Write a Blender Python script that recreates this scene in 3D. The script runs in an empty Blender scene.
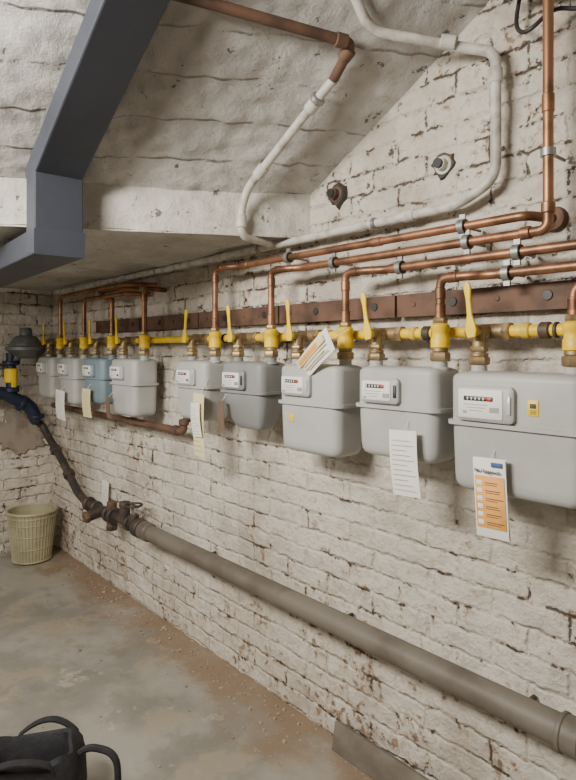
import bpy, math, random
from mathutils import Vector, noise
random.seed(4)
S = bpy.context.scene
COL = S.collection

# ------------------------------------------------------------------ materials
def newmat(name):
    m = bpy.data.materials.new(name); m.use_nodes = True
    nt = m.node_tree
    return m, nt, nt.nodes['Principled BSDF']
def nd(nt, t, **kw):
    n = nt.nodes.new(t)
    for k, v in kw.items():
        if hasattr(n, k): setattr(n, k, v)
        else: n.inputs[k].default_value = v
    return n
def lk(nt, a, b): nt.links.new(a, b)
def c4(c): return (c[0], c[1], c[2], 1)
def mth(nt, op, a, b=None, c=None, clamp=False):
    n = nt.nodes.new('ShaderNodeMath'); n.operation = op; n.use_clamp = clamp
    for i, x in enumerate((a, b, c)):
        if x is None: continue
        if isinstance(x, (int, float)): n.inputs[i].default_value = x
        else: nt.links.new(x, n.inputs[i])
    return n.outputs[0]
def mixc(nt, f, a, b):
    n = nt.nodes.new('ShaderNodeMix'); n.data_type = 'RGBA'
    if isinstance(f, (int, float)): n.inputs[0].default_value = f
    else: nt.links.new(f, n.inputs[0])
    for i, x in ((6, a), (7, b)):
        if isinstance(x, tuple): n.inputs[i].default_value = c4(x)
        else: nt.links.new(x, n.inputs[i])
    return n.outputs[2]
def ramp(nt, f, lo, hi):
    n = nt.nodes.new('ShaderNodeMapRange'); n.interpolation_type = 'SMOOTHSTEP'
    nt.links.new(f, n.inputs[0]); n.inputs[1].default_value = lo; n.inputs[2].default_value = hi
    return n.outputs[0]
def nz(nt, vec, scale, detail=4, rough=.55):
    n = nd(nt, 'ShaderNodeTexNoise'); n.inputs['Scale'].default_value = scale
    n.inputs['Detail'].default_value = detail; n.inputs['Roughness'].default_value = rough
    nt.links.new(vec, n.inputs['Vector'])
    return n
def simple(name, col, rough=.5, metal=0, dirt=None, dscale=12, damt=.5, bump=.0, bscale=60):
    m, nt, b = newmat(name)
    b.inputs['Roughness'].default_value = rough; b.inputs['Metallic'].default_value = metal
    tc = nd(nt, 'ShaderNodeTexCoord').outputs['Object']
    n = nz(nt, tc, dscale, 6)
    d = dirt or tuple(x*.6 for x in col)
    f = mth(nt, 'MULTIPLY', ramp(nt, n.outputs[0], .42, .66), damt)
    lk(nt, mixc(nt, f, col, d), b.inputs['Base Color'])
    if bump:
        bn = nd(nt, 'ShaderNodeBump'); bn.inputs['Strength'].default_value = bump; bn.inputs['Distance'].default_value = .004
        lk(nt, nz(nt, tc, bscale).outputs[0], bn.inputs['Height']); lk(nt, bn.outputs[0], b.inputs['Normal'])
    return m

def wall_mat(name, axis, grime=0.0):
    m, nt, b = newmat(name)
    b.inputs['Roughness'].default_value = .65
    tc = nd(nt, 'ShaderNodeTexCoord').outputs['Object']
    sp = nd(nt, 'ShaderNodeSeparateXYZ'); lk(nt, tc, sp.inputs[0])
    cb = nd(nt, 'ShaderNodeCombineXYZ')
    lk(nt, sp.outputs[axis], cb.inputs[0]); lk(nt, sp.outputs[2], cb.inputs[1])
    def off(vec, scale, amt):
        n = nz(nt, tc, scale, 3)
        a = nd(nt, 'ShaderNodeVectorMath', operation='SUBTRACT'); lk(nt, n.outputs['Color'], a.inputs[0]); a.inputs[1].default_value = (.5, .5, .5)
        s = nd(nt, 'ShaderNodeVectorMath', operation='SCALE'); lk(nt, a.outputs[0], s.inputs[0]); s.inputs['Scale'].default_value = amt
        r = nd(nt, 'ShaderNodeVectorMath', operation='ADD'); lk(nt, vec, r.inputs[0]); lk(nt, s.outputs[0], r.inputs[1])
        return r.outputs[0]
    v = off(cb.outputs[0], 2.0, .035); v = off(v, 11, .016); v = off(v, 40, .020)
    br = nd(nt, 'ShaderNodeTexBrick'); lk(nt, v, br.inputs['Vector'])
    br.inputs['Scale'].default_value = 1; br.inputs['Mortar Size'].default_value = .011
    br.inputs['Mortar Smooth'].default_value = 1
    br.inputs['Brick Width'].default_value = .235; br.inputs['Row Height'].default_value = .077
    br.inputs['Color1'].default_value = (1, 1, 1, 1); br.inputs['Color2'].default_value = (.0, .0, .0, 1); br.inputs['Mortar'].default_value = (.3, .3, .3, 1)
    mo = br.outputs['Fac']
    big = nz(nt, tc, 1.3, 5).outputs[0]; med = nz(nt, tc, 6, 8, .68).outputs[0]; fine = nz(nt, tc, 30, 8, .74).outputs[0]
    zone = nz(nt, tc, 1.7, 3).outputs[0]
    z = sp.outputs[2]
    up = ramp(nt, z, 1.45, 1.95); low = ramp(nt, z, .8, .0)
    far = ramp(nt, sp.outputs[0], -3.0, -4.4)
    gr = mth(nt, 'ADD', grime, mth(nt, 'MULTIPLY', far, .5), clamp=True) if axis == 0 else mth(nt, 'ADD', grime, 0.0)
    col = mixc(nt, ramp(nt, big, .35, .65), (.82, .77, .69), (.67, .62, .54))
    soot = ramp(nt, mth(nt, 'ADD', nz(nt, tc, 2.6, 7, .65).outputs[0], mth(nt, 'ADD', mth(nt, 'MULTIPLY', up, .05), mth(nt, 'MULTIPLY', gr, .12))), .52, .66)
    col = mixc(nt, mth(nt, 'MULTIPLY', soot, .42), col, (.38, .335, .285))
    col = mixc(nt, mth(nt, 'MULTIPLY', br.outputs['Color'], .10), col, (.52, .44, .34))
    col = mixc(nt, mth(nt, 'MULTIPLY', ramp(nt, fine, .46, .60), .30), col, (.50, .41, .31))
    jn = ramp(nt, nz(nt, tc, 9, 5, .6).outputs[0], .42, .62)
    jd = mth(nt, 'MULTIPLY', mo, jn)
    col = mixc(nt, mth(nt, 'MULTIPLY', jd, .28), col, (.38, .29, .21))
    t = mth(nt, 'ADD', mth(nt, 'MULTIPLY', fine, .6), mth(nt, 'MULTIPLY', med, .4))
    t2 = mth(nt, 'ADD', t, mth(nt, 'ADD', mth(nt, 'MULTIPLY', low, .035), mth(nt, 'MULTIPLY', mth(nt, 'SUBTRACT', zone, .5), .24)))
    t2 = mth(nt, 'ADD', t2, mth(nt, 'ADD', mth(nt, 'MULTIPLY', mo, .02), mth(nt, 'MULTIPLY', gr, .02)))
    chip = ramp(nt, t2, .600, .617)
    chipc = mixc(nt, ramp(nt, nz(nt, tc, 40, 4).outputs[0], .42, .58), (.44, .26, .15), (.18, .12, .085))
    tan = ramp(nt, t2, .53, .60)
    col = mixc(nt, mth(nt, 'MULTIPLY', tan, .42), col, (.54, .39, .25))
    col = mixc(nt, mth(nt, 'MULTIPLY', chip, .85), col, chipc)
    t3 = mth(nt, 'ADD', med, mth(nt, 'ADD', mth(nt, 'MULTIPLY', up, .05), mth(nt, 'MULTIPLY', mth(nt, 'SUBTRACT', fine, .5), .8)))
    t3 = mth(nt, 'ADD', t3, mth(nt, 'ADD', mth(nt, 'MULTIPLY', gr, .03), mth(nt, 'MULTIPLY', mth(nt, 'SUBTRACT', zone, .5), .20)))
    cr = mth(nt, 'MULTIPLY', ramp(nt, mo, .5, .9), ramp(nt, t3, .565, .605))
    col = mixc(nt, mth(nt, 'MULTIPLY', cr, .9), col, (.09, .065, .048))
    hole = ramp(nt, mth(nt, 'ADD', nz(nt, tc, 12, 8, .74).outputs[0], mth(nt, 'MULTIPLY', up, .05)), .656, .672)
    col = mixc(nt, mth(nt, 'MULTIPLY', hole, .9), col, (.07, .05, .04))
    lk(nt, col, b.inputs['Base Color'])
    h = mth(nt, 'SUBTRACT', 1, mth(nt, 'MULTIPLY', mo, mth(nt, 'ADD', .30, mth(nt, 'MULTIPLY', jn, .6))))
    h = mth(nt, 'ADD', h, mth(nt, 'MULTIPLY', br.outputs['Color'], .3))
    h = mth(nt, 'ADD', h, mth(nt, 'MULTIPLY', med, 2.0)); h = mth(nt, 'ADD', h, mth(nt, 'MULTIPLY', fine, 1.6))
    h = mth(nt, 'SUBTRACT', h, mth(nt, 'MULTIPLY', hole, 1.8)); h = mth(nt, 'SUBTRACT', h, mth(nt, 'MULTIPLY', chip, .8))
    h = mth(nt, 'SUBTRACT', h, mth(nt, 'MULTIPLY', cr, 1.2))
    bn = nd(nt, 'ShaderNodeBump'); bn.inputs['Strength'].default_value = .85; bn.inputs['Distance'].default_value = .014
    lk(nt, h, bn.inputs['Height']); lk(nt, bn.outputs[0], b.inputs['Normal'])
    return m

def ceil_mat(name, lines=True, a=(.55, .535, .51), c=(.40, .385, .365)):
    m, nt, b = newmat(name); b.inputs['Roughness'].default_value = .75
    tc = nd(nt, 'ShaderNodeTexCoord').outputs['Object']
    big = nz(nt, tc, 1.8, 6, .6).outputs[0]; fine = nz(nt, tc, 26, 8, .72).outputs[0]; med = nz(nt, tc, 7, 7, .65).outputs[0]
    col = mixc(nt, ramp(nt, big, .38, .64), a, c)
    h = mth(nt, 'ADD', mth(nt, 'MULTIPLY', fine, 1.4), mth(nt, 'MULTIPLY', med, 1.0))
    dp = nd(nt, 'ShaderNodeVectorMath', operation='DOT_PRODUCT'); lk(nt, tc, dp.inputs[0]); dp.inputs[1].default_value = (.875, -.485, 0)
    if lines:
        w = mth(nt, 'ADD', dp.outputs['Value'], mth(nt, 'MULTIPLY', nz(nt, tc, 9, 5).outputs[0], .012))
        fr = mth(nt, 'FRACT', mth(nt, 'DIVIDE', w, .14))
        ln = mth(nt, 'MULTIPLY', ramp(nt, fr, .07, .0), 1)
        br = ramp(nt, nz(nt, tc, 5, 6, .7).outputs[0], .40, .56)
        col = mixc(nt, mth(nt, 'MULTIPLY', mth(nt, 'MULTIPLY', ln, br), .7), col, (.12, .10, .085))
        st = mth(nt, 'FLOOR', mth(nt, 'DIVIDE', w, .14))
        stp = mth(nt, 'FRACT', mth(nt, 'MULTIPLY', mth(nt, 'SINE', mth(nt, 'MULTIPLY', st, 12.9)), 43.7))
        h = mth(nt, 'ADD', h, mth(nt, 'MULTIPLY', stp, .5))
        h = mth(nt, 'SUBTRACT', h, mth(nt, 'MULTIPLY', ln, mth(nt, 'MULTIPLY', br, 1.1)))
        col = mixc(nt, mth(nt, 'MULTIPLY', stp, .18), col, (.30, .28, .26))
    hole = ramp(nt, nz(nt, tc, 17, 7, .70).outputs[0], .635, .655)
    col = mixc(nt, mth(nt, 'MULTIPLY', hole, .85), col, (.09, .07, .055))
    col = mixc(nt, mth(nt, 'MULTIPLY', ramp(nt, fine, .54, .64), .38), col, (.30, .26, .21))
    h = mth(nt, 'SUBTRACT', h, mth(nt, 'MULTIPLY', hole, 1.3))
    lk(nt, col, b.inputs['Base Color'])
    bn = nd(nt, 'ShaderNodeBump'); bn.inputs['Strength'].default_value = .75; bn.inputs['Distance'].default_value = .011
    lk(nt, h, bn.inputs['Height']); lk(nt, bn.outputs[0], b.inputs['Normal'])
    return m

def floor_mat():
    m, nt, b = newmat('concrete_floor')
    tc = nd(nt, 'ShaderNodeTexCoord').outputs['Object']
    sp = nd(nt, 'ShaderNodeSeparateXYZ'); lk(nt, tc, sp.inputs[0])
    big = nz(nt, tc, 1.3, 7, .62).outputs[0]; med = nz(nt, tc, 5, 8, .6).outputs[0]; fine = nz(nt, tc, 45, 6, .7).outputs[0]
    col = mixc(nt, ramp(nt, big, .42, .56), (.32, .305, .265), (.225, .215, .185))
    col = mixc(nt, mth(nt, 'MULTIPLY', ramp(nt, nz(nt, tc, 2.7, 8, .65).outputs[0], .52, .58), .5), col, (.36, .30, .215))
    col = mixc(nt, mth(nt, 'MULTIPLY', ramp(nt, med, .54, .59), .35), col, (.16, .15, .125))
    col = mixc(nt, mth(nt, 'MULTIPLY', ramp(nt, nz(nt, tc, 4.3, 9, .7).outputs[0], .61, .65), .5), col, (.48, .44, .37))
    nearw = ramp(nt, mth(nt, 'ADD', sp.outputs[1], mth(nt, 'MULTIPLY', med, .8)), .05, .36)
    col = mixc(nt, mth(nt, 'MULTIPLY', nearw, .8), col, (.235, .155, .095))
    spk = ramp(nt, fine, .60, .65)
    col = mixc(nt, mth(nt, 'MULTIPLY', spk, mth(nt, 'ADD', .12, mth(nt, 'MULTIPLY', nearw, .7))), col, (.56, .47, .36))
    lk(nt, col, b.inputs['Base Color'])
    lk(nt, mth(nt, 'ADD', .28, mth(nt, 'MULTIPLY', med, .5)), b.inputs['Roughness'])
    bn = nd(nt, 'ShaderNodeBump'); bn.inputs['Strength'].default_value = .4; bn.inputs['Distance'].default_value = .006
    lk(nt, mth(nt, 'ADD', med, mth(nt, 'MULTIPLY', fine, .5)), bn.inputs['Height']); lk(nt, bn.outputs[0], b.inputs['Normal'])
    return m

M = dict(
 wallr=wall_mat('painted_brick_long', 0), wallb=wall_mat('painted_brick_end', 1, .6),
 ceil=ceil_mat('painted_formwork_ceiling'), ceil2=ceil_mat('painted_plaster_ceiling', False, (.60, .575, .53), (.45, .42, .38)), floor=floor_mat(),
 copper=simple('copper', (.38, .19, .105), .45, .75, (.16, .085, .05), 11, .9),
 brass=simple('brass', (.40, .30, .16), .48, .7, (.19, .13, .07), 25, .7),
 yellow=simple('yellow_paint', (.86, .58, .01), .45, 0, (.5, .34, .02), 12, .5),
 yellowd=simple('yellow_plastic', (.70, .48, .03), .5, 0, (.3, .22, .04), 18, .6),
 grey=simple('meter_grey', (.43, .435, .42), .48, 0, (.34, .34, .32), 6, .6),
 greyd=simple('meter_dark_grey', (.25, .255, .255), .48, 0, (.19, .195, .19), 6, .5),
 greyb=simple('meter_blue_grey', (.19, .26, .30), .5, 0, (.15, .20, .23), 6, .5),
 white=simple('white_plate', (.74, .74, .71), .5, 0, (.6, .6, .57), 10, .3),
 black=simple('black_plastic', (.025, .025, .027), .45),
 red=simple('red_plastic', (.5, .03, .02), .4),
 glass=simple('index_window', (.50, .52, .52), .15),
 beam=simple('blue_grey_painted_steel', (.046, .053, .072), .5, 0, (.032, .037, .05), 3, .6, .15),
 wpipe=simple('white_painted_pipe', (.58, .565, .52), .5, 0, (.33, .30, .26), 14, .9, .5),
 gpipe=simple('grey_drain_pipe', (.155, .138, .113), .55, 0, (.095, .076, .06), 5, .8, .25),
 dark=simple('dark_iron', (.045, .04, .037), .6, .3, (.13, .08, .055), 14, .7, .4),
 navy=simple('dark_blue_coated_steel', (.010, .017, .045), .45, 0, (.015, .02, .03), 10, .5),
 rust=simple('rusted_rail', (.14, .075, .048), .7, .1, (.06, .035, .027), 9, .8, .4),
 paper=simple('paper', (.80, .79, .74), .8, 0, (.70, .68, .62), 8, .4),
 papery=simple('yellow_paper', (.74, .66, .38), .8, 0, (.62, .53, .3), 8, .4),
 orange=simple('orange_print', (.80, .38, .08), .6),
 blue=simple('blue_print', (.05, .12, .3), .6),
 ink=simple('ink', (.06, .06, .06), .7), inkl=simple('faded_ink', (.35, .34, .32), .7),
 card=simple('brown_card', (.15, .10, .07), .8),
 basket=simple('beige_plastic', (.40, .37, .24), .5, 0, (.27, .24, .15), 9, .6),
 fabric=simple('black_fabric', (.012, .012, .015), .8, 0, (.026, .026, .03), 30, .6, .5, 200),
 plank=simple('weathered_wood', (.17, .15, .12), .8, 0, (.10, .08, .06), 7, .7, .4),
 debris=simple('paint_flakes', (.38, .31, .24), .85, 0, (.20, .14, .09), 3, .8),
 scrap=simple('tan_cardboard', (.36, .27, .16), .85, 0, (.24, .17, .1), 12, .8),
 zinc=simple('zinc', (.36, .36, .35), .45, .75),
 gdome=simple('grey_cast_metal', (.17, .18, .185), .5, .3, (.09, .09, .09), 12, .6, .2),
 bare=simple('bare_plaster', (.30, .255, .205), .9, 0, (.18, .145, .11), 9, .8, .5, 30),
)

# ------------------------------------------------------------------ mesh builder
def frame(d):
    d = Vector(d).normalized()
    a = Vector((0, 0, 1)) if abs(d.z) < .9 else Vector((1, 0, 0))
    u = d.cross(a).normalized(); return d, u, d.cross(u).normalized()
def rrect(w, h, r, n=5):
    r = min(r, w/2-1e-4, h/2-1e-4); P = []
    for cx, cy, a0 in ((w/2-r, h/2-r, 0), (-w/2+r, h/2-r, 90), (-w/2+r, -h/2+r, 180), (w/2-r, -h/2+r, 270)):
        for i in range(n+1):
            a = math.radians(a0+90*i/n); P.append((cx+r*math.cos(a), cy+r*math.sin(a)))
    return P
class B:
    def __init__(s): s.v = []; s.f = []; s.m = []; s.sm = []; s.mats = []
    def mi(s, k):
        if k not in s.mats: s.mats.append(k)
        return s.mats.index(k)
    def face(s, idx, k, sm=False): s.f.append(idx); s.m.append(s.mi(k)); s.sm.append(sm)
    def loft(s, rings, k, smooth=True, cap=True, closed=False):
        n = len(rings[0]); base = len(s.v)
        for r in rings: s.v += [tuple(p) for p in r]
        R = len(rings)
        for i in range(R if closed else R-1):
            a = base+i*n; b = base+((i+1) % R)*n
            for j in range(n):
                j2 = (j+1) % n; s.face((a+j, a+j2, b+j2, b+j), k, smooth)
        if cap and not closed:
            s.face(tuple(base+j for j in range(n))[::-1], k); s.face(tuple(base+(R-1)*n+j for j in range(n)), k)
    def rev(s, o, d, prof, k, seg=20, smooth=True, cap=True):
        o = Vector(o); d, u, v = frame(d); rings = []
        for h, r in prof:
            rings.append([o+d*h+(u*math.cos(2*math.pi*j/seg)+v*math.sin(2*math.pi*j/seg))*max(r, 1e-4) for j in range(seg)])
        s.loft(rings, k, smooth, cap)
    def cyl(s, a, b, r, k, seg=18, smooth=True):
        a = Vector(a); b = Vector(b); L = (b-a).length; c = min(r*.15, L*.2)
        s.rev(a, b-a, [(0, r-c), (c, r), (L-c, r), (L, r-c)], k, seg, smooth)
    def hexn(s, a, b, r, k): s.cyl(a, b, r, k, 6, False)
    def tube(s, pts, r, k, bend=.04, seg=16, cap=True):
        P = [Vector(p) for p in pts]; Q = [P[0]]
        for i in range(1, len(P)-1):
            d1 = (P[i-1]-P[i]); d2 = (P[i+1]-P[i]); bb = min(bend, d1.length*.48, d2.length*.48)
            a = P[i]+d1.normalized()*bb; c = P[i]+d2.normalized()*bb
            for j in range(9):
                t = j/8; Q.append(a*(1-t)**2+P[i]*2*t*(1-t)+c*t*t)
        Q.append(P[-1]); rings = []
        T = (Q[1]-Q[0]).normalized(); _, u, v = frame(T)
        for i, q in enumerate(Q):
            t = (Q[min(i+1, len(Q)-1)]-Q[max(i-1, 0)]).normalized()
            u = (u-t*u.dot(t)).normalized(); w = t.cross(u)
            rr = r(i/(len(Q)-1)) if callable(r) else r
            rings.append([q+(u*math.cos(2*math.pi*j/seg)+w*math.sin(2*math.pi*j/seg))*rr for j in range(seg)])
        s.loft(rings, k, True, cap)
    def slab(s, c, ax, ay, w, h, t, k, r=.01, ed=.003, smooth=True):
        ax = Vector(ax).normalized(); ay = Vector(ay).normalized(); n = ax.cross(ay); c = Vector(c); rings = []
        ed = min(ed, t*.45)
        for z, e in ((-t/2, ed), (-t/2+ed, 0), (t/2-ed, 0), (t/2, ed)):
            rings.append([c+ax*x+ay*y+n*z for x, y in rrect(w-2*e, h-2*e, r)])
        s.loft(rings, k, smooth)
    def box(s, lo, hi, k):
        base = len(s.v)
        for z in (lo[2], hi[2]):
            for x, y in ((lo[0], lo[1]), (hi[0], lo[1]), (hi[0], hi[1]), (lo[0], hi[1])): s.v.append((x, y, z))
        for f in ((3, 2, 1, 0), (4, 5, 6, 7), (0, 1, 5, 4), (1, 2, 6, 5), (2, 3, 7, 6), (3, 0, 4, 7)):
            s.face(tuple(base+i for i in f), k)
    def out(s, name, parent=None):
        me = bpy.data.meshes.new(name); me.from_pydata(s.v, [], s.f)
        for k in s.mats: me.materials.append(M[k])
        me.polygons.foreach_set('material_index', s.m); me.polygons.foreach_set('use_smooth', s.sm)
        me.update(); o = bpy.data.objects.new(name, me); COL.objects.link(o)
        if any(s.sm):
            try: me.set_sharp_from_angle(angle=math.radians(42))
            except Exception: pass
        if parent: o.parent = parent
        return o
def text(body, loc, size, k, parent, name='label_text', rot=(math.pi/2, 0, 0), bold=False):
    cu = bpy.data.curves.new(name, 'FONT'); cu.body = body; cu.size = size; cu.extrude = .0004
    if bold: cu.offset = size*.02
    o = bpy.data.objects.new(name, cu); o.location = loc; o.rotation_euler = rot
    cu.materials.append(M[k]); COL.objects.link(o); o.parent = parent
    return o

# ------------------------------------------------------------------ room shell
XB = -4.64; XF = 1.6; YL = -4.0; ZL = 1.957; ZF = 2.125
def cz(x, y): return ZF+.55*(x+1.742-.554*y)         # sloping ceiling height (y<=0)
def fx(y): return -1.742+.554*y                      # fascia x
def grid(name, P, nu, nv, k, disp, nrm, rough=.14):
    vs = []; fs = []
    for j in range(nv+1):
        for i in range(nu+1):
            p = P(i/nu, j/nv); q = p*1.0
            d = (noise.noise(q*2.2)*.6+noise.noise(q*7)*.35+noise.noise(q*17)*rough)*disp
            vs.append(p+nrm*d)
    for j in range(nv):
        for i in range(nu):
            a = j*(nu+1)+i; fs.append((a, a+1, a+nu+2, a+nu+1))
    me = bpy.data.meshes.new(name); me.from_pydata([tuple(v) for v in vs], [], fs); me.materials.append(M[k])
    me.polygons.foreach_set('use_smooth', [True]*len(fs)); me.update()
    o = bpy.data.objects.new(name, me); COL.objects.link(o); return o
grid('wall_right', lambda u, v: Vector((XB-.05+(XF-XB+.1)*u, 0, -.03+3.6*v)), 480, 260, 'wallr', .018, Vector((0, -1, 0)), .4)
grid('wall_back', lambda u, v: Vector((XB, .05+(YL-.1)*(u), -.03+2.2*v)), 300, 160, 'wallb', .018, Vector((1, 0, 0)), .5)
grid('wall_left', lambda u, v: Vector((XB-.05+(XF-XB+.1)*u, YL, -.03+3.8*v)), 120, 60, 'wallr', .014, Vector((0, 1, 0)))
grid('wall_front', lambda u, v: Vector((XF, .05+(YL-.1)*(u), -.03+3.8*v)), 120, 60, 'wallb', .014, Vector((1, 0, 0)))
grid('floor', lambda u, v: Vector((XB-.05+(XF-XB+.1)*u, YL-.05+(-YL+.1)*v, 0)), 260, 170, 'floor', .008, Vector((0, 0, 1)))
grid('ceiling', lambda u, v: Vector((XB-.05+(fx(.03+(YL-.06)*v)-XB+.05)*u, .03+(YL-.06)*v, ZL)), 160, 140, 'ceil2', .02, Vector((0, 0, -1)))
grid('ceiling_fascia', lambda u, v: Vector((fx(.03+(YL-.06)*u), .03+(YL-.06)*u, ZL-.004+(ZF-ZL+.012)*v)), 360, 14, 'ceil2', .022, Vector((.875, -.485, 0)), .4)
def slope(u, v):
    y = .03+(YL-.06)*v; x = fx(y)+(2.55)*u; return Vector((x, y, ZF+.55*2.55*u))
grid('ceiling_slope', slope, 260, 320, 'ceil', .028, Vector((.4, -.2, -.8)), .4)
def high(u, v):
    y = .03+(YL-.06)*v; x0 = fx(y)+2.55; return Vector((x0+(XF+.05-x0)*u, y, ZF+.55*2.55))
grid('ceiling_high', high, 60, 60, 'ceil', .01, Vector((0, 0, -1)))
# patch of bare plaster on the end wall
b = B(); c = Vector((XB+.008, -.26, .88)); ring = []
for i in range(60):
    a = i*math.pi/30; rr = 1+.6*noise.noise(Vector((math.cos(a)*2.5, math.sin(a)*2.5, 3)))+.25*noise.noise(Vector((math.cos(a)*9, math.sin(a)*9, 5)))
    ring.append((math.cos(a)*.20*rr, math.sin(a)*.15*rr))
b.loft([[c+Vector((0, -x, z)) for x, z in ring], [c+Vector((.006, -x*.97, z*.97)) for x, z in ring]], 'bare', False); b.out('plaster_patch')

# ------------------------------------------------------------------ steel beam under ceiling
def beam_piece(b, c0, c1, w, t, side):
    c0 = Vector(c0); c1 = Vector(c1); d = (c1-c0).normalized(); s = Vector(side); s = (s-d*s.dot(d)).normalized(); n = d.cross(s)
    rings = []
    for c in (c0, c1): rings.append([c+s*x+n*y for x, y in rrect(w, t, .006, 2)])
    b.loft(rings, 'beam', False)
b = B(); side = Vector((.02, 1, 0)).normalized(); dx = Vector((.9998, -.02, 0))
fy_ = -.895; px_ = fx(fy_)+.085+.05
pv = Vector((px_, fy_, 0))
WB = .165
p0 = pv+Vector((0, 0, cz(px_, fy_)-.075)); p1 = p0+dx*1.75; p1.z = cz(p1.x, p1.y)-.075
beam_piece(b, p0-dx*.05-Vector((0, 0, .025)), p1, WB, .085, side)
beam_piece(b, pv+Vector((0, 0, p0.z+.02)), pv+Vector((0, 0, 1.835)), WB+.004, .09, side)
beam_piece(b, pv+Vector((.05, 0, 1.87)), pv+Vector((-2.2, .12, 1.87)), WB+.008, .09, side)
b.out('steel_beam')

# ------------------------------------------------------------------ rail on the wall
b = B()
x = -3.75
while x < -.3:
    L = min(.62, -.25-x)
    b.box((x, -.038, 1.612), (x+L-.01, -.010, 1.688), 'rust')
    for i in range(4):
        xx = x+.07+i*.15
        b.cyl((xx, -.036, 1.652), (xx, -.042, 1.652), .015 if i % 2 else .008, 'black' if i % 2 else 'rust', 12)  # black discs paint the shade in rail holes; rust ones are bolts
    x += L
b.out('rusted_mounting_rail')

# ------------------------------------------------------------------ meters
OFF = -.14
meters = [
 (-.945, .37, 1.440, .325, 'grey'), (-1.30, .305, 1.448, .285, 'grey'), (-1.69, .310, 1.448, .32, 'grey'),
 (-2.07, .275, 1.452, .28, 'greyd'), (-2.44, .25, 1.452, .272, 'grey'), (-3.15, .29, 1.452, .31, 'grey'),
 (-3.53, .27, 1.452, .27, 'greyb'), (-3.94, .27, 1.452, .30, 'grey'), (-4.35, .27, 1.452, .285, 'grey')]
def port_in(cx, w): return cx-(.138 if w > .33 else .128 if w > .28 else .11 if w > .26 else .095)
def port_out(cx, w): return cx+(.125 if w > .33 else .120 if w > .28 else .112 if w > .26 else .098)
def gas_meter(i, xl, w, zt, H, k):
    b = B(); cx = xl+w/2; dp = .15 if i else .165; oy = OFF
    taper = .045 if k == 'greyd' else .008
    zs = zt-H*(.44 if i != 0 else .43)
    prof = [(zt, .045), (zt-.002, .020), (zt-.006, .009), (zt-.012, .002), (zt-.022, 0), (zs+.006, 0), (zs+.006, -.010), (zs-.005, -.010), (zs-.005, .002),
            (zs-.03, .002), (zt-H+.04, taper*.7), (zt-H+.020, taper), (zt-H+.008, taper+.008), (zt-H+.002, taper+.020), (zt-H, taper+.045)]
    rings = []
    for z, e in prof:
        rr = max(.012, .034-max(e, 0)*.3)
        rings.append([Vector((cx+x, oy+y, z)) for x, y in rrect(w-2*e, dp-2*e*(.8), rr, 6)])
    b.loft(rings[::-1], k)
    fy = oy-dp/2
    hw, hh = (.150, .078) if i != 0 else (.165, .095)
    hx = xl+.035+hw/2; hz = zt-.035-hh/2
    X = (1, 0, 0); Z = (0, 0, 1)
    b.slab((hx, fy-.006, hz), X, Z, hw, hh, .026, k, .014, .006)
    b.slab((hx-.008, fy-.020, hz), X, Z, hw-.036, hh-.018, .004, 'white', .006, .001)
    b.slab((hx-.012, fy-.0225, hz+.014), X, Z, hw-.08, .012, .003, 'black', .002, .001)
    b.slab((hx+.020, fy-.0242, hz+.014), X, Z, .014, .009, .001, 'red', .001, .0003)
    for q in range(5):
        b.slab((hx-.042+q*.0115, fy-.0242, hz+.014), X, Z, .004, .007, .001, 'white', .001, .0003)
    for q in range(3):
        b.slab((hx-.02, fy-.0222, hz-.002-q*.008), X, Z, .07-.015*q, .002, .001, 'inkl', .0005, .0003)
    for q in range(9):
        b.slab((hx+.022+q*.003, fy-.0222, hz-.014), X, Z, .0014, .014, .001, 'ink', .0005, .0003)
    b.slab((hx+hw/2-.010, fy-.020, hz), X, Z, .010, hh*.5, .004, 'black' if i in (1, 3) else 'glass', .003, .001)
    for px in (port_in(cx, w), port_out(cx, w)):
        b.rev((px, oy, zt-.008), (0, 0, 1), [(0, .030), (.008, .028), (.010, .022), (.025, .022)], k, 20)
    if i == 0:
        b.slab((xl+.245, fy-.001, zt-.085), X, Z, .028, .040, .002, 'yellow', .002, .0005)
        b.slab((xl+.245, fy-.0024, zt-.080), X, Z, .016, .012, .001, 'ink', .002, .0003)
        for q in range(3): b.slab((xl+.245, fy-.0024, zt-.091-q*.004), X, Z, .016, .0015, .001, 'ink', .0005, .0003)
    if i == 2:
        b.slab((cx-.08, fy+.002, zs-.055), X, Z, .026, .03, .003, 'yellow', .002, .0005)
    o = b.out('gas_meter')
    text('G4' if i else 'G6', (hx-.058, fy-.0225, hz-.026), .010, 'ink', o)
    return cx, oy, zt
ports = []
for i, (xl, w, zt, H, k) in enumerate(meters):
    cx, oy, zz = gas_meter(i, xl, w, zt, H, k)
    ports.append((port_in(cx, w), port_out(cx, w), zz))

# ------------------------------------------------------------------ yellow supply pipe with tees
ZB = 1.553; YB = -.085
b = B()
b.cyl((-4.40, YB, ZB), (-.25, YB, ZB), .017, 'yellow', 18)
for i, (pl, pr, zt) in enumerate(ports):
    b.cyl((pl-.06, YB, ZB), (pl+.06, YB, ZB), .023, 'brass')
    b.hexn((pl-.068, YB, ZB), (pl-.046, YB, ZB), .028, 'brass'); b.hexn((pl+.046, YB, ZB), (pl+.068, YB, ZB), .028, 'brass')
    b.cyl((pl+.10, YB, ZB), (pl+.125, YB, ZB), .022, 'yellowd')
    b.cyl((pl+.19, YB, ZB), (pl+.20, YB, ZB), .022, 'dark'); b.cyl((pl+.195, YB, ZB), (pl+.195, -.02, ZB), .005, 'dark')
    if i in (0, 1, 3, 5): b.cyl((pl+.15, YB, ZB), (pl+.18, YB, ZB), .023, 'dark')
b.out('gas_supply_pipe')

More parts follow.
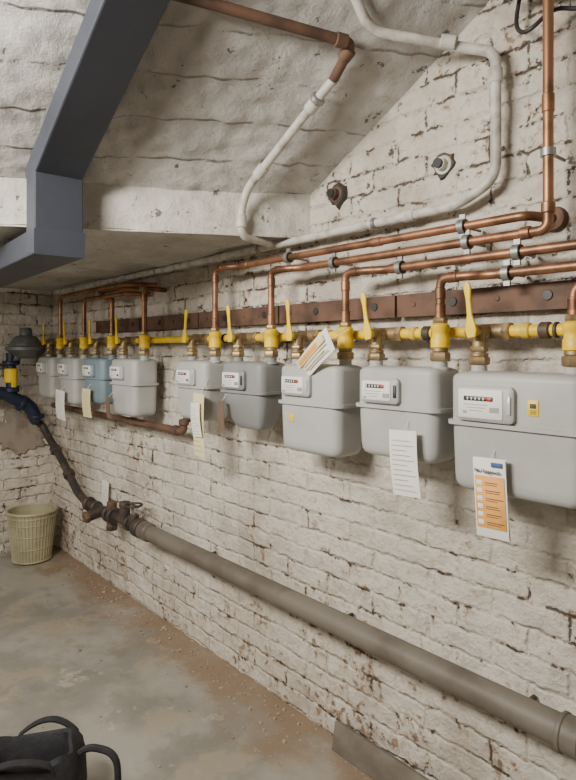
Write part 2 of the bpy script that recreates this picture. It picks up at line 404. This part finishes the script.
for i, (pl, pr, zt) in enumerate(ports):
    b = B()
    b.tube([(pl, YB-.02, ZB), (pl, OFF, ZB), (pl, OFF, zt+.045)], .019, 'brass', .025)
    b.hexn((pl, OFF, zt+.018), (pl, OFF, zt+.042), .029, 'brass'); b.cyl((pl, OFF, zt+.042), (pl, OFF, zt+.052), .025, 'brass')
    b.hexn((pl, OFF, zt+.055), (pl, OFF, zt+.070), .025, 'brass')
    b.cyl((pl, OFF, ZB), (pl, OFF-.035, ZB), .016, 'brass'); b.cyl((pl, OFF-.028, ZB), (pl, OFF-.040, ZB), .018, 'yellowd')
    lean = (.10, .16, .08, .12, -.12, .05, 0, .1, -.08)[i]*-1
    ax = Vector((math.cos(lean), 0, -math.sin(lean))); ay = Vector((math.sin(lean), 0, math.cos(lean)))
    c = Vector((pl, OFF-.042, ZB))
    rings = []
    for t, ww in ((-.018, .024), (0, .036), (.02, .030), (.045, .016), (.09, .015), (.115, .022), (.130, .020), (.137, .010)):
        rings.append([c+ay*t+ax*x+Vector((0, y, 0)) for x, y in rrect(ww, .009, .004, 3)])
    b.loft(rings, 'yellow')
    b.out('gas_shutoff_valve')
    b = B(); z0 = zt+.018
    b.hexn((pr, OFF, z0), (pr, OFF, z0+.028), .030, 'brass'); b.cyl((pr, OFF, z0+.028), (pr, OFF, z0+.042), .024, 'brass')
    b.rev((pr, OFF, z0+.038), (0, 0, 1), [(0, .022), (.004, .028), (.03, .028), (.034, .025), (.05, .025), (.054, .028), (.070, .028), (.076, .020)], 'yellow', 20)
    b.hexn((pr, OFF, z0+.112), (pr, OFF, z0+.13), .022, 'brass'); b.out('gas_pressure_regulator')

# ------------------------------------------------------------------ copper pipes
RC = .0135
def sleeve(b, p, d, L=.035, r=RC+.0025, k='copper'):
    p = Vector(p); d = Vector(d).normalized(); b.cyl(p-d*L/2, p+d*L/2, r, k, 16)
YP = -.11
def riser(i, z, xend, extra=None, yend=YP):
    pr = ports[i][1]; zt = ports[i][2]; b = B()
    pts = [(pr, OFF, zt+.14), (pr, OFF, z), (pr+.09, OFF, z), (pr+.14, yend, z), (xend, yend, z)]
    if extra: pts += extra
    b.tube(pts, RC, 'copper', .028)
    sleeve(b, (pr, OFF, z-.045), (0, 0, 1)); sleeve(b, (pr+.045, OFF, z), (1, 0, 0)); sleeve(b, (pr+.19, yend, z), (1, 0, 0)); sleeve(b, (pr, OFF, zt+.165), (0, 0, 1), .05)
    return b
b = riser(4, 1.865, -.775, [(-.74, -.01, 1.865)]); sleeve(b, (-1.3, YP, 1.865), (1, 0, 0), .05); b.out('copper_pipe')
b = riser(3, 1.817, -.715, [(-.715, YP, 2.46), (-.86, YP, 2.50)])
sleeve(b, (-.715, YP, 1.875), (0, 0, 1), .03, .018); sleeve(b, (-.775, YP, 1.817), (1, 0, 0), .03, .018); sleeve(b, (-.715, YP, 2.15), (0, 0, 1), .05); b.out('copper_pipe')
b = riser(2, 1.768, -.62, [(-.58, -.01, 1.768)]); b.out('copper_pipe')
b = riser(1, 1.714, -.25); b.out('copper_pipe')
b = riser(0, 1.66, -.25, yend=-.14); b.out('copper_pipe')
b = B(); pr = ports[5][1]; b.tube([(pr, OFF, 1.59), (pr, OFF, 1.83), (pr, -.01, 1.83)], RC, 'copper', .028); sleeve(b, (pr, OFF, 1.78), (0, 0, 1)); b.out('copper_pipe')
b = B(); pr = ports[6][1]; b.tube([(pr, OFF, 1.59), (pr, OFF, 1.80), (pr-.1, YP, 1.80), (pr-.25, YP, 1.86), (-3.25, YP, 1.86), (-3.2, -.01, 1.86)], RC, 'copper', .028); b.out('copper_pipe')
b = B(); pr = ports[7][1]; b.tube([(pr, OFF, 1.59), (pr, OFF, 1.82), (-3.12, OFF, 1.82), (-3.06, -.01, 1.82)], RC, 'copper', .028); b.out('copper_pipe')
b = B(); pr = ports[8][1]; b.tube([(pr, OFF, 1.59), (pr, OFF, 1.865), (pr+.5, -.17, 1.865), (-3.05, -.17, 1.865), (-2.98, -.01, 1.865)], RC, 'copper', .028); b.out('copper_pipe')
def clamp(x, z, y=YP, r=RC):
    b = B(); b.rev((x-.012, y, z), (1, 0, 0), [(0, r+.001), (0, r+.007), (.024, r+.007), (.024, r+.001)], 'black', 16)
    b.rev((x-.010, y, z), (1, 0, 0), [(0, r+.006), (0, r+.009), (.020, r+.009), (.020, r+.006)], 'zinc', 16)
    b.cyl((x, y+r, z), (x, -.012, z), .005, 'zinc', 8); b.box((x-.009, y-.004, z+r+.006), (x+.009, y+.004, z+r+.022), 'zinc'); b.box((x-.009, y-.004, z-r-.022), (x+.009, y+.004, z-r-.006), 'zinc')
    b.out('pipe_clamp')
for x, z in ((-.97, 1.865), (-.955, 1.817), (-.80, 1.768), (-.83, 1.714), (-1.75, 1.865), (-1.5, 1.817), (-1.2, 1.768)): clamp(x, z)
for zz in (2.02,):
    b = B(); b.rev((-.715, YP, zz-.010), (0, 0, 1), [(0, RC+.001), (0, RC+.006), (.020, RC+.006), (.020, RC+.001)], 'zinc', 16)
    b.cyl((-.715, YP+RC, zz), (-.715, -.012, zz), .005, 'zinc', 8); b.out('pipe_clamp')

b = B(); b.tube([(-4.35, -.10, 1.10), (-2.55, -.10, 1.093), (-2.55, -.10, 1.15), (-2.55, -.01, 1.17)], .019, 'rust', .03)
sleeve(b, (-2.62, -.10, 1.093), (1, 0, 0), .04, .026, 'rust'); sleeve(b, (-2.55, -.10, 1.14), (0, 0, 1), .03, .026, 'rust'); sleeve(b, (-3.1, -.10, 1.094), (1, 0, 0), .05, .025, 'rust')
b.out('iron_pipe')

# ------------------------------------------------------------------ white pipes
RW = .0155; XL = -.892
b = B(); b.tube([(-4.3, -.06, 1.920), (-1.02, -.06, 1.945), (XL, -.06, 2.0), (XL, -.06, 2.37), (XL-.07, -.09, 2.395), (-1.174, -.29, 2.462), (-1.16, -.40, 2.56)], RW, 'wpipe', .05)
for p, d in (((-2.3, -.06, 1.935), (1, 0, 0)), ((-1.2, -.06, 1.9435), (1, 0, 0)), ((XL, -.06, 2.30), (0, 0, 1)), ((-3.3, -.06, 1.928), (1, 0, 0)), ((-1.0, -.14, 2.413), (-.25, -.2, .07))): sleeve(b, p, d, .045, .020, 'wpipe')
for x in (-1.35, -2.0, -2.9): b.cyl((x, -.06, 1.942), (x, -.01, 1.942), .006, 'dark', 8); sleeve(b, (x, -.06, 1.942-(x < -1.5)*.005-(x < -2.5)*.006), (1, 0, 0), .018, .021, 'zinc')
b.out('painted_conduit')
b = B()
pA = Vector((-1.395, -.275, 2.395-.045)); yb = -.27; xb = fx(yb)+.045
b.tube([pA+Vector((.05, .01, .035)), pA, (xb+.04, yb, cz(xb+.04, yb)-.05), (xb, yb, ZF-.08), (xb, yb, 1.942), (xb-.03, -.10, 1.938)], RW, 'wpipe', .04)
q = Vector((xb+.04, yb, cz(xb+.04, yb)-.05)); sleeve(b, pA.lerp(q, .12), q-pA, .04, .022, 'wpipe'); sleeve(b, pA.lerp(q, .8), q-pA, .05, .022, 'wpipe'); sleeve(b, pA.lerp(q, .05), q-pA, .02, .026, 'zinc'); sleeve(b, (xb, yb, 2.0), (0, 0, 1), .05, .021, 'wpipe')
b.out('painted_conduit')
b = B(); e = Vector((-1.235, -.30, 2.445)); b.tube([pA+Vector((.04, .01, .03)), e, (-1.413, -.739, 2.485), (-1.585, -1.14, 2.512), (-1.59, -1.17, 2.56)], .0165, 'rust', .03)
for p, d in ((e+Vector((-.015, -.035, .003)), (-.178, -.44, .04)), (e+Vector((-.03, .005, -.02)), (-.12, 0, -.07))): sleeve(b, p, d, .04, .022, 'rust')
b.out('copper_pipe')
b = B(); b.tube([(-.66, -.03, 1.95), (-.66, -.03, 2.75)], .009, 'wpipe'); b.out('electric_cable')
b = B(); b.tube([(-.80, -.04, 2.66), (-.84, -.05, 2.42), (-.78, -.10, 2.36), (-.72, -.07, 2.42), (-.66, -.04, 2.40), (-.5, -.04, 2.38)], .006, 'black', .08); b.out('electric_cable')
for x, r in ((-1.105, .020), (-1.586, .020)):
    b = B(); o = Vector((x, 0, 2.10))
    b.rev(o+Vector((0, .01, 0)), (0, -1, 0), [(0, r+.016), (.022, r+.010), (.024, r), (.045, r), (.045, r-.005), (.02, r-.005)], 'wpipe' if x > -1.2 else 'rust', 18)
    b.rev(o+Vector((0, .0, 0)), (0, -1, 0), [(0, r-.004), (.0455, r-.004)], 'black', 18)  # black plug paints the shade inside the open pipe mouth
    rg = []
    for dy, s_ in ((.008, 1.0), (-.010, .8)):
        rg.append([o+Vector((math.cos(a)*s_*(r+.03)*(1+.5*noise.noise(Vector((math.cos(a)*2+x, math.sin(a)*2, 1)))), dy, math.sin(a)*s_*(r+.026)*(1+.5*noise.noise(Vector((math.cos(a)*2+x, math.sin(a)*2, 4)))))) for a in [q*math.pi/10 for q in range(20)]])
    b.loft(rg, 'dark', False); b.out('pipe_stub')
b = B(); b.rev((-.745, .01, 1.865), (0, -1, 0), [(0, .038), (.03, .032), (.034, .02)], 'rust', 16); b.out('wall_sleeve')

# ------------------------------------------------------------------ big grey pipe + valves
b = B(); y = -.12; z = .52
b.tube([(-2.93, y, z), (0.5, y, z)], .041, 'gpipe', seg=24)
for x in (-.645, -.25): sleeve(b, (x, y, z), (1, 0, 0), .06, .048, 'gpipe'); sleeve(b, (x-.024, y, z), (1, 0, 0), .014, .051, 'gpipe')
sleeve(b, (-2.90, y, z), (1, 0, 0), .08, .05, 'gpipe')
for x in (-2.4, -1.5, -.8): b.cyl((x, y+.03, z-.01), (x, -.01, z-.01), .008, 'dark', 8)
b.out('drain_pipe')
b = B()
b.tube([(-4.48, -.20, .99), (-4.47, -.14, .95), (-4.42, -.12, .88), (-4.10, -.12, .72), (-3.85, -.12, .56), (-3.70, -.12, z), (-2.94, y, z)], .026, 'dark', .05)
for x, r in ((-3.66, .045), (-3.55, .04), (-3.36, .05), (-3.30, .05), (-3.10, .042), (-2.99, .052), (-2.965, .052)): sleeve(b, (x, y, z), (1, 0, 0), .03, r, 'dark')
b.cyl((-3.45, y, z), (-3.45, y-.10, z-.02), .032, 'dark'); b.cyl((-3.45, y-.09, z-.018), (-3.45, y-.12, z-.024), .036, 'rust', 6)
b.cyl((-3.33, y, z-.07), (-3.33, y, z+.08), .03, 'rust'); b.cyl((-3.33, y, z-.09), (-3.33, y, z-.06), .036, 'dark', 6)
b.cyl((-3.16, y, z), (-3.16, y, z+.09), .03, 'dark'); b.cyl((-3.16, y, z+.08), (-3.16, y, z+.11), .036, 'dark', 6)
b.cyl((-3.05, y, z), (-3.05, y, z+.06), .03, 'dark'); b.cyl((-3.05, y, z+.05), (-3.05, y-.01, z+.11), .01, 'zinc', 8)
ring = [Vector((-3.05+.045*math.cos(t*math.pi/8), y+.045*math.sin(t*math.pi/8), z+.112)) for t in range(17)]
b.tube(ring, .007, 'dark', .005, 8); b.box((-3.09, y-.005, z+.108), (-3.01, y+.005, z+.116), 'dark')
for q in ((-4.25, -.12, .79), (-4.0, -.12, .655)): sleeve(b, q, (.3, 0, -.18), .05, .037, 'dark')
b.out('iron_pipe_with_valves')

# ------------------------------------------------------------------ service entry with house regulator
b = B(); ex = -4.42
b.tube([(-4.60, -.60, 1.20), (ex, -.60, 1.20), (ex, -.42, 1.20), (ex, -.36, 1.16), (ex, -.24, 1.10), (ex, -.20, 1.0), (ex, -.19, .99)], .046, 'navy', .06, 18)
b.tube([(ex, -.37, 1.17), (ex, -.37, 1.48)], .034, 'navy', .05, 18)
sleeve(b, (ex, -.37, 1.22), (0, 0, 1), .04, .055, 'navy'); sleeve(b, (ex, -.30, 1.12), (0, .3, -.15), .03, .06, 'navy'); sleeve(b, (ex, -.2, 1.02), (0, 0, 1), .03, .06, 'navy')
sleeve(b, (ex, -.37, 1.32), (0, 0, 1), .10, .045, 'yellow'); sleeve(b, (ex, -.37, 1.41), (0, 0, 1), .03, .06, 'navy')
b.slab((ex+.06, -.37, 1.30), (0, 1, 0), (0, 0, 1), .03, .12, .01, 'yellow', .005, .002)
b.rev((ex, -.27, 1.44), (0, 0, 1), [(0, .05), (.02, .10), (.05, .115), (.06, .135), (.08, .135), (.09, .11), (.12, .10), (.155, .075), (.165, .045), (.21, .04), (.22, .03)], 'gdome', 24)
b.cyl((ex, -.33, 1.46), (ex, -.37, 1.40), .035, 'gdome')
b.cyl((ex, -.2, 1.50), (ex, -.085, 1.52), .035, 'gdome'); b.cyl((ex-.04, YB, 1.553), (-4.40, YB, 1.553), .032, 'gdome')
b.out('gas_house_regulator')

# ------------------------------------------------------------------ tags
def tag(x, z1, z0, w, k='paper', lean=0, y=-.235, style=0, tilt=.05):
    b = B(); H = z1-z0; c = Vector((x, y, (z1+z0)/2))
    ax = Vector((math.cos(lean), 0, -math.sin(lean))); ay = Vector((math.sin(lean), -tilt, math.cos(lean))).normalized()
    n = ax.cross(ay)
    nsg = 6
    rings = []
    for i in range(nsg+1):
        t = i/nsg-.5; bul = .006*math.sin(i/nsg*math.pi)
        p = c+ay*H*t+n*bul
        rings.append([p+ax*(-w/2), p+ax*(w/2), p+ax*(w/2)-n*.0012, p+ax*(-w/2)-n*.0012])
    b.loft(rings, k, False)
    def bar(u0, u1, v0, v1, kk, e=.009):
        b.slab(c+ax*((u0+u1)/2-.5)*w+ay*((v0+v1)/2-.5)*H+n*e, ax, ay, (u1-u0)*w, (v1-v0)*H, .0008, kk, .001, .0002, False)
    if style == 1:
        bar(0, 1, 0, 1, 'paper', .006); bar(.58, .92, .90, .96, 'blue')
        bar(.05, .95, .12, .78, 'orange', .008)
        for q in range(6): bar(.10, .27, .16+q*.10, .22+q*.10, 'paper'); bar(.36, .9-.08*(q % 3), .19+q*.10, .20+q*.10, 'ink'); bar(.36, .8-.08*(q % 2), .165+q*.10, .173+q*.10, 'ink')
    elif style == 0:
        for q in range(11): bar(.1, .9-.13*(q*7 % 3), .10+q*.075, .106+q*.075, 'inkl')
    elif style == 2:
        bar(.1, .42, .06, .9, 'papery'); bar(.15, .37, .12, .7, 'orange', .0095); bar(.5, .56, .2, .9, 'papery'); bar(.65, .72, .2, .8, 'papery'); bar(.8, .84, .3, .9, 'inkl')
    b.tube([c+ay*H*.46, c+ay*(H*.5+.03)+Vector((.005, .03, 0)), c+ay*(H*.5+.06)+Vector((0, .05, 0))], .0012, 'white', .01, 6)
    return b.out('paper_tag')
t1 = tag(-.805, 1.218, 1.01, .092, 'paper', -.03, style=1)
text('Bei Gasgeruch', (-.846, -.252, 1.181), .0125, 'ink', t1, bold=True)
tag(-1.086, 1.262, 1.066, .10, 'paper', -.05)
tag(-2.20, 1.31, 1.03, .085, 'papery', .04)
tag(-2.20, 1.27, 1.12, .07, 'paper', -.06, y=-.25)
tag(-2.03, 1.29, 1.17, .045, 'card', .03, style=9)
tag(-3.84, 1.24, 1.05, .15, 'paper', .05); tag(-3.42, 1.27, 1.10, .12, 'papery', 0)
tag(-3.12, 1.24, 1.12, .05, 'card', 0, style=9)
tag(-3.62, .66, .40, .10, 'paper', 0, y=-.03, tilt=0)
tag(-1.475, 1.605, 1.35, .085, 'paper', 1.05, y=-.232, style=2, tilt=.25)

# ------------------------------------------------------------------ basket
b = B(); c = Vector((-4.38, -.24, .006)); Hb = .35; r0, r1 = .125, .16
b.rev(c, (0, 0, 1), [(0, r0-.01), (.004, r0), (Hb, r1), (Hb, r1-.006), (.012, r0-.008), (.010, .001)], 'basket', 40)
for i in range(40):
    a = i*math.pi/20; d = Vector((math.cos(a), math.sin(a), 0))
    b.tube([c+d*(r0+.001)+Vector((0, 0, .01)), c+d*(r1+.001)+Vector((0, 0, Hb-.01))], .0045, 'basket', seg=6)
for h, rr in ((.01, .006), (.10, .004), (.19, .004), (.27, .004), (Hb, .011), (Hb-.035, .005)):
    R = r0+(r1-r0)*h/Hb+.003
    rings = []
    for i in range(40):
        a = i*math.pi/20; d = Vector((math.cos(a), math.sin(a), 0))
        rings.append([c+d*(R+rr*math.cos(q*math.pi/4))+Vector((0, 0, h+rr*math.sin(q*math.pi/4))) for q in range(8)])
    b.loft(rings, 'basket', closed=True)
b.out('wastebasket')

# ------------------------------------------------------------------ black bag
bc = Vector((-1.94, -1.03, 0))
b = B(); rings = []; A = math.radians(55)
ux = Vector((math.cos(A), math.sin(A), 0)); uy = Vector((-math.sin(A), math.cos(A), 0))
prof = [(.006, .29, .17), (.02, .32, .20), (.09, .34, .22), (.17, .33, .20), (.22, .30, .17), (.235, .27, .14), (.228, .25, .12), (.17, .24, .11), (.10, .24, .11)]
for j, (h, w, d) in enumerate(prof):
    ring = []
    for x, y in rrect(w, d, .06, 8):
        p = bc+ux*x+uy*y+Vector((0, 0, h))
        nn = noise.noise(p*11)*.035*(0 if j == 0 else 1)
        p += (ux*x+uy*y).normalized()*nn+Vector((0, 0, noise.noise(p*8+Vector((3, 1, 5)))*(.045 if j > 2 else 0)))
        ring.append(p)
    rings.append(ring)
b.loft(rings, 'fabric')
for sgn, hh, sh in ((-1, .055, .0), (1, .055, .03)):
    pts = []
    for i in range(13):
        t = i/12; x = -.11+.22*t+sh; zz = .21+hh*math.sin(t*math.pi)**.7 if 0 < t < 1 else .16
        pts.append(bc+ux*x+uy*(sgn*(.075+.03*math.sin(t*math.pi)))+Vector((0, 0, zz)))
    rg = []
    for i, p in enumerate(pts):
        tt = (pts[min(i+1, 12)]-pts[max(i-1, 0)]).normalized(); nn = tt.cross(uy).normalized()
        rg.append([p+uy*x+nn*y for x, y in ((-.014, -.003), (.014, -.003), (.014, .003), (-.014, .003))])
    b.loft(rg, 'fabric', False)
pts = [bc+ux*.12+Vector((0, 0, .18)), bc+ux*.17+Vector((0, 0, .235)), bc+ux*.27+uy*-.02+Vector((0, 0, .22)), bc+ux*.28+uy*-.04+Vector((0, 0, .05)), bc+ux*.20+uy*-.04+Vector((0, 0, .014))]
b.tube(pts, .011, 'fabric', .06, 8)
b.out('black_bag')

# ------------------------------------------------------------------ plank + debris
b = B(); b.slab((-1.07, -.05, .05), (1, 0, 0), (0, .18, 1), .97, .105, .02, 'plank', .004, .003); b.out('wooden_plank')
b = B(); bk = Vector((-4.38, -.24, 0))
for i in range(150):
    if random.random() < .88: x = random.uniform(-4.1, -1.7); y = -abs(random.gauss(.0, .07))-.04
    else: x = random.uniform(-4.1, -1.7); y = -random.uniform(.1, .9)
    if (Vector((x, y, 0))-bc).length < .35 or (Vector((x, y, 0))-bk).length < .22: continue
    s = random.uniform(.003, .008) if random.random() < .94 else random.uniform(.010, .018); n = random.randint(4, 6); a0 = random.random()*6
    rg = [[Vector((x+s*q*math.cos(a0+6.283*j/n)*random.uniform(.7, 1.2), y+s*q*math.sin(a0+6.283*j/n), .004+hz)) for j in range(n)] for hz, q in ((-.004, 1), (s*.35, .8))]
    b.loft(rg, 'debris', False)
b.out('plaster_debris')
b = B(); c = Vector((-1.71, -.80, .006))
pr_ = [c+ux*(math.cos(a)*.04*random.uniform(.7, 1.2))+uy*(-math.sin(a)*.10*random.uniform(.8, 1.1)) for a in [q*math.pi/8 for q in range(16)]]
b.loft([pr_, [p+Vector((0, 0, .004)) for p in pr_]], 'scrap', False); b.out('cardboard_scrap')

# ------------------------------------------------------------------ lights
def area(name, loc, target, size, sy, e, col):
    l = bpy.data.lights.new(name, 'AREA'); l.shape = 'RECTANGLE'; l.size = size; l.size_y = sy; l.energy = e; l.color = col
    o = bpy.data.objects.new(name, l); COL.objects.link(o); o.location = loc
    o.rotation_euler = (Vector(target)-Vector(loc)).to_track_quat('-Z', 'Y').to_euler(); return o
area('far_fill_light', (-1.35, -2.4, 2.4), (-1.7, 0, .8), 1.1, .35, 102, (1, .94, .85))
area('far_fill_light', (-3.1, -2.2, 1.86), (-3.3, -.9, .2), .9, .25, 18, (1, .94, .85))  # unseen fill light, added to brighten the far end under the low ceiling
w = bpy.data.worlds.new('world'); S.world = w; w.use_nodes = True
w.node_tree.nodes['Background'].inputs[0].default_value = (.9, .85, .8, 1); w.node_tree.nodes['Background'].inputs[1].default_value = .3

# ------------------------------------------------------------------ camera
cd = bpy.data.cameras.new('camera'); cd.sensor_width = 36; cd.lens = 36*590/780; cd.shift_y = -40/780; cd.clip_start = .02
co = bpy.data.objects.new('camera', cd); COL.objects.link(co); co.location = (0, -1.65, 1.5)
co.rotation_euler = (math.pi/2, 0, math.atan2(.7513, .66)); S.camera = co
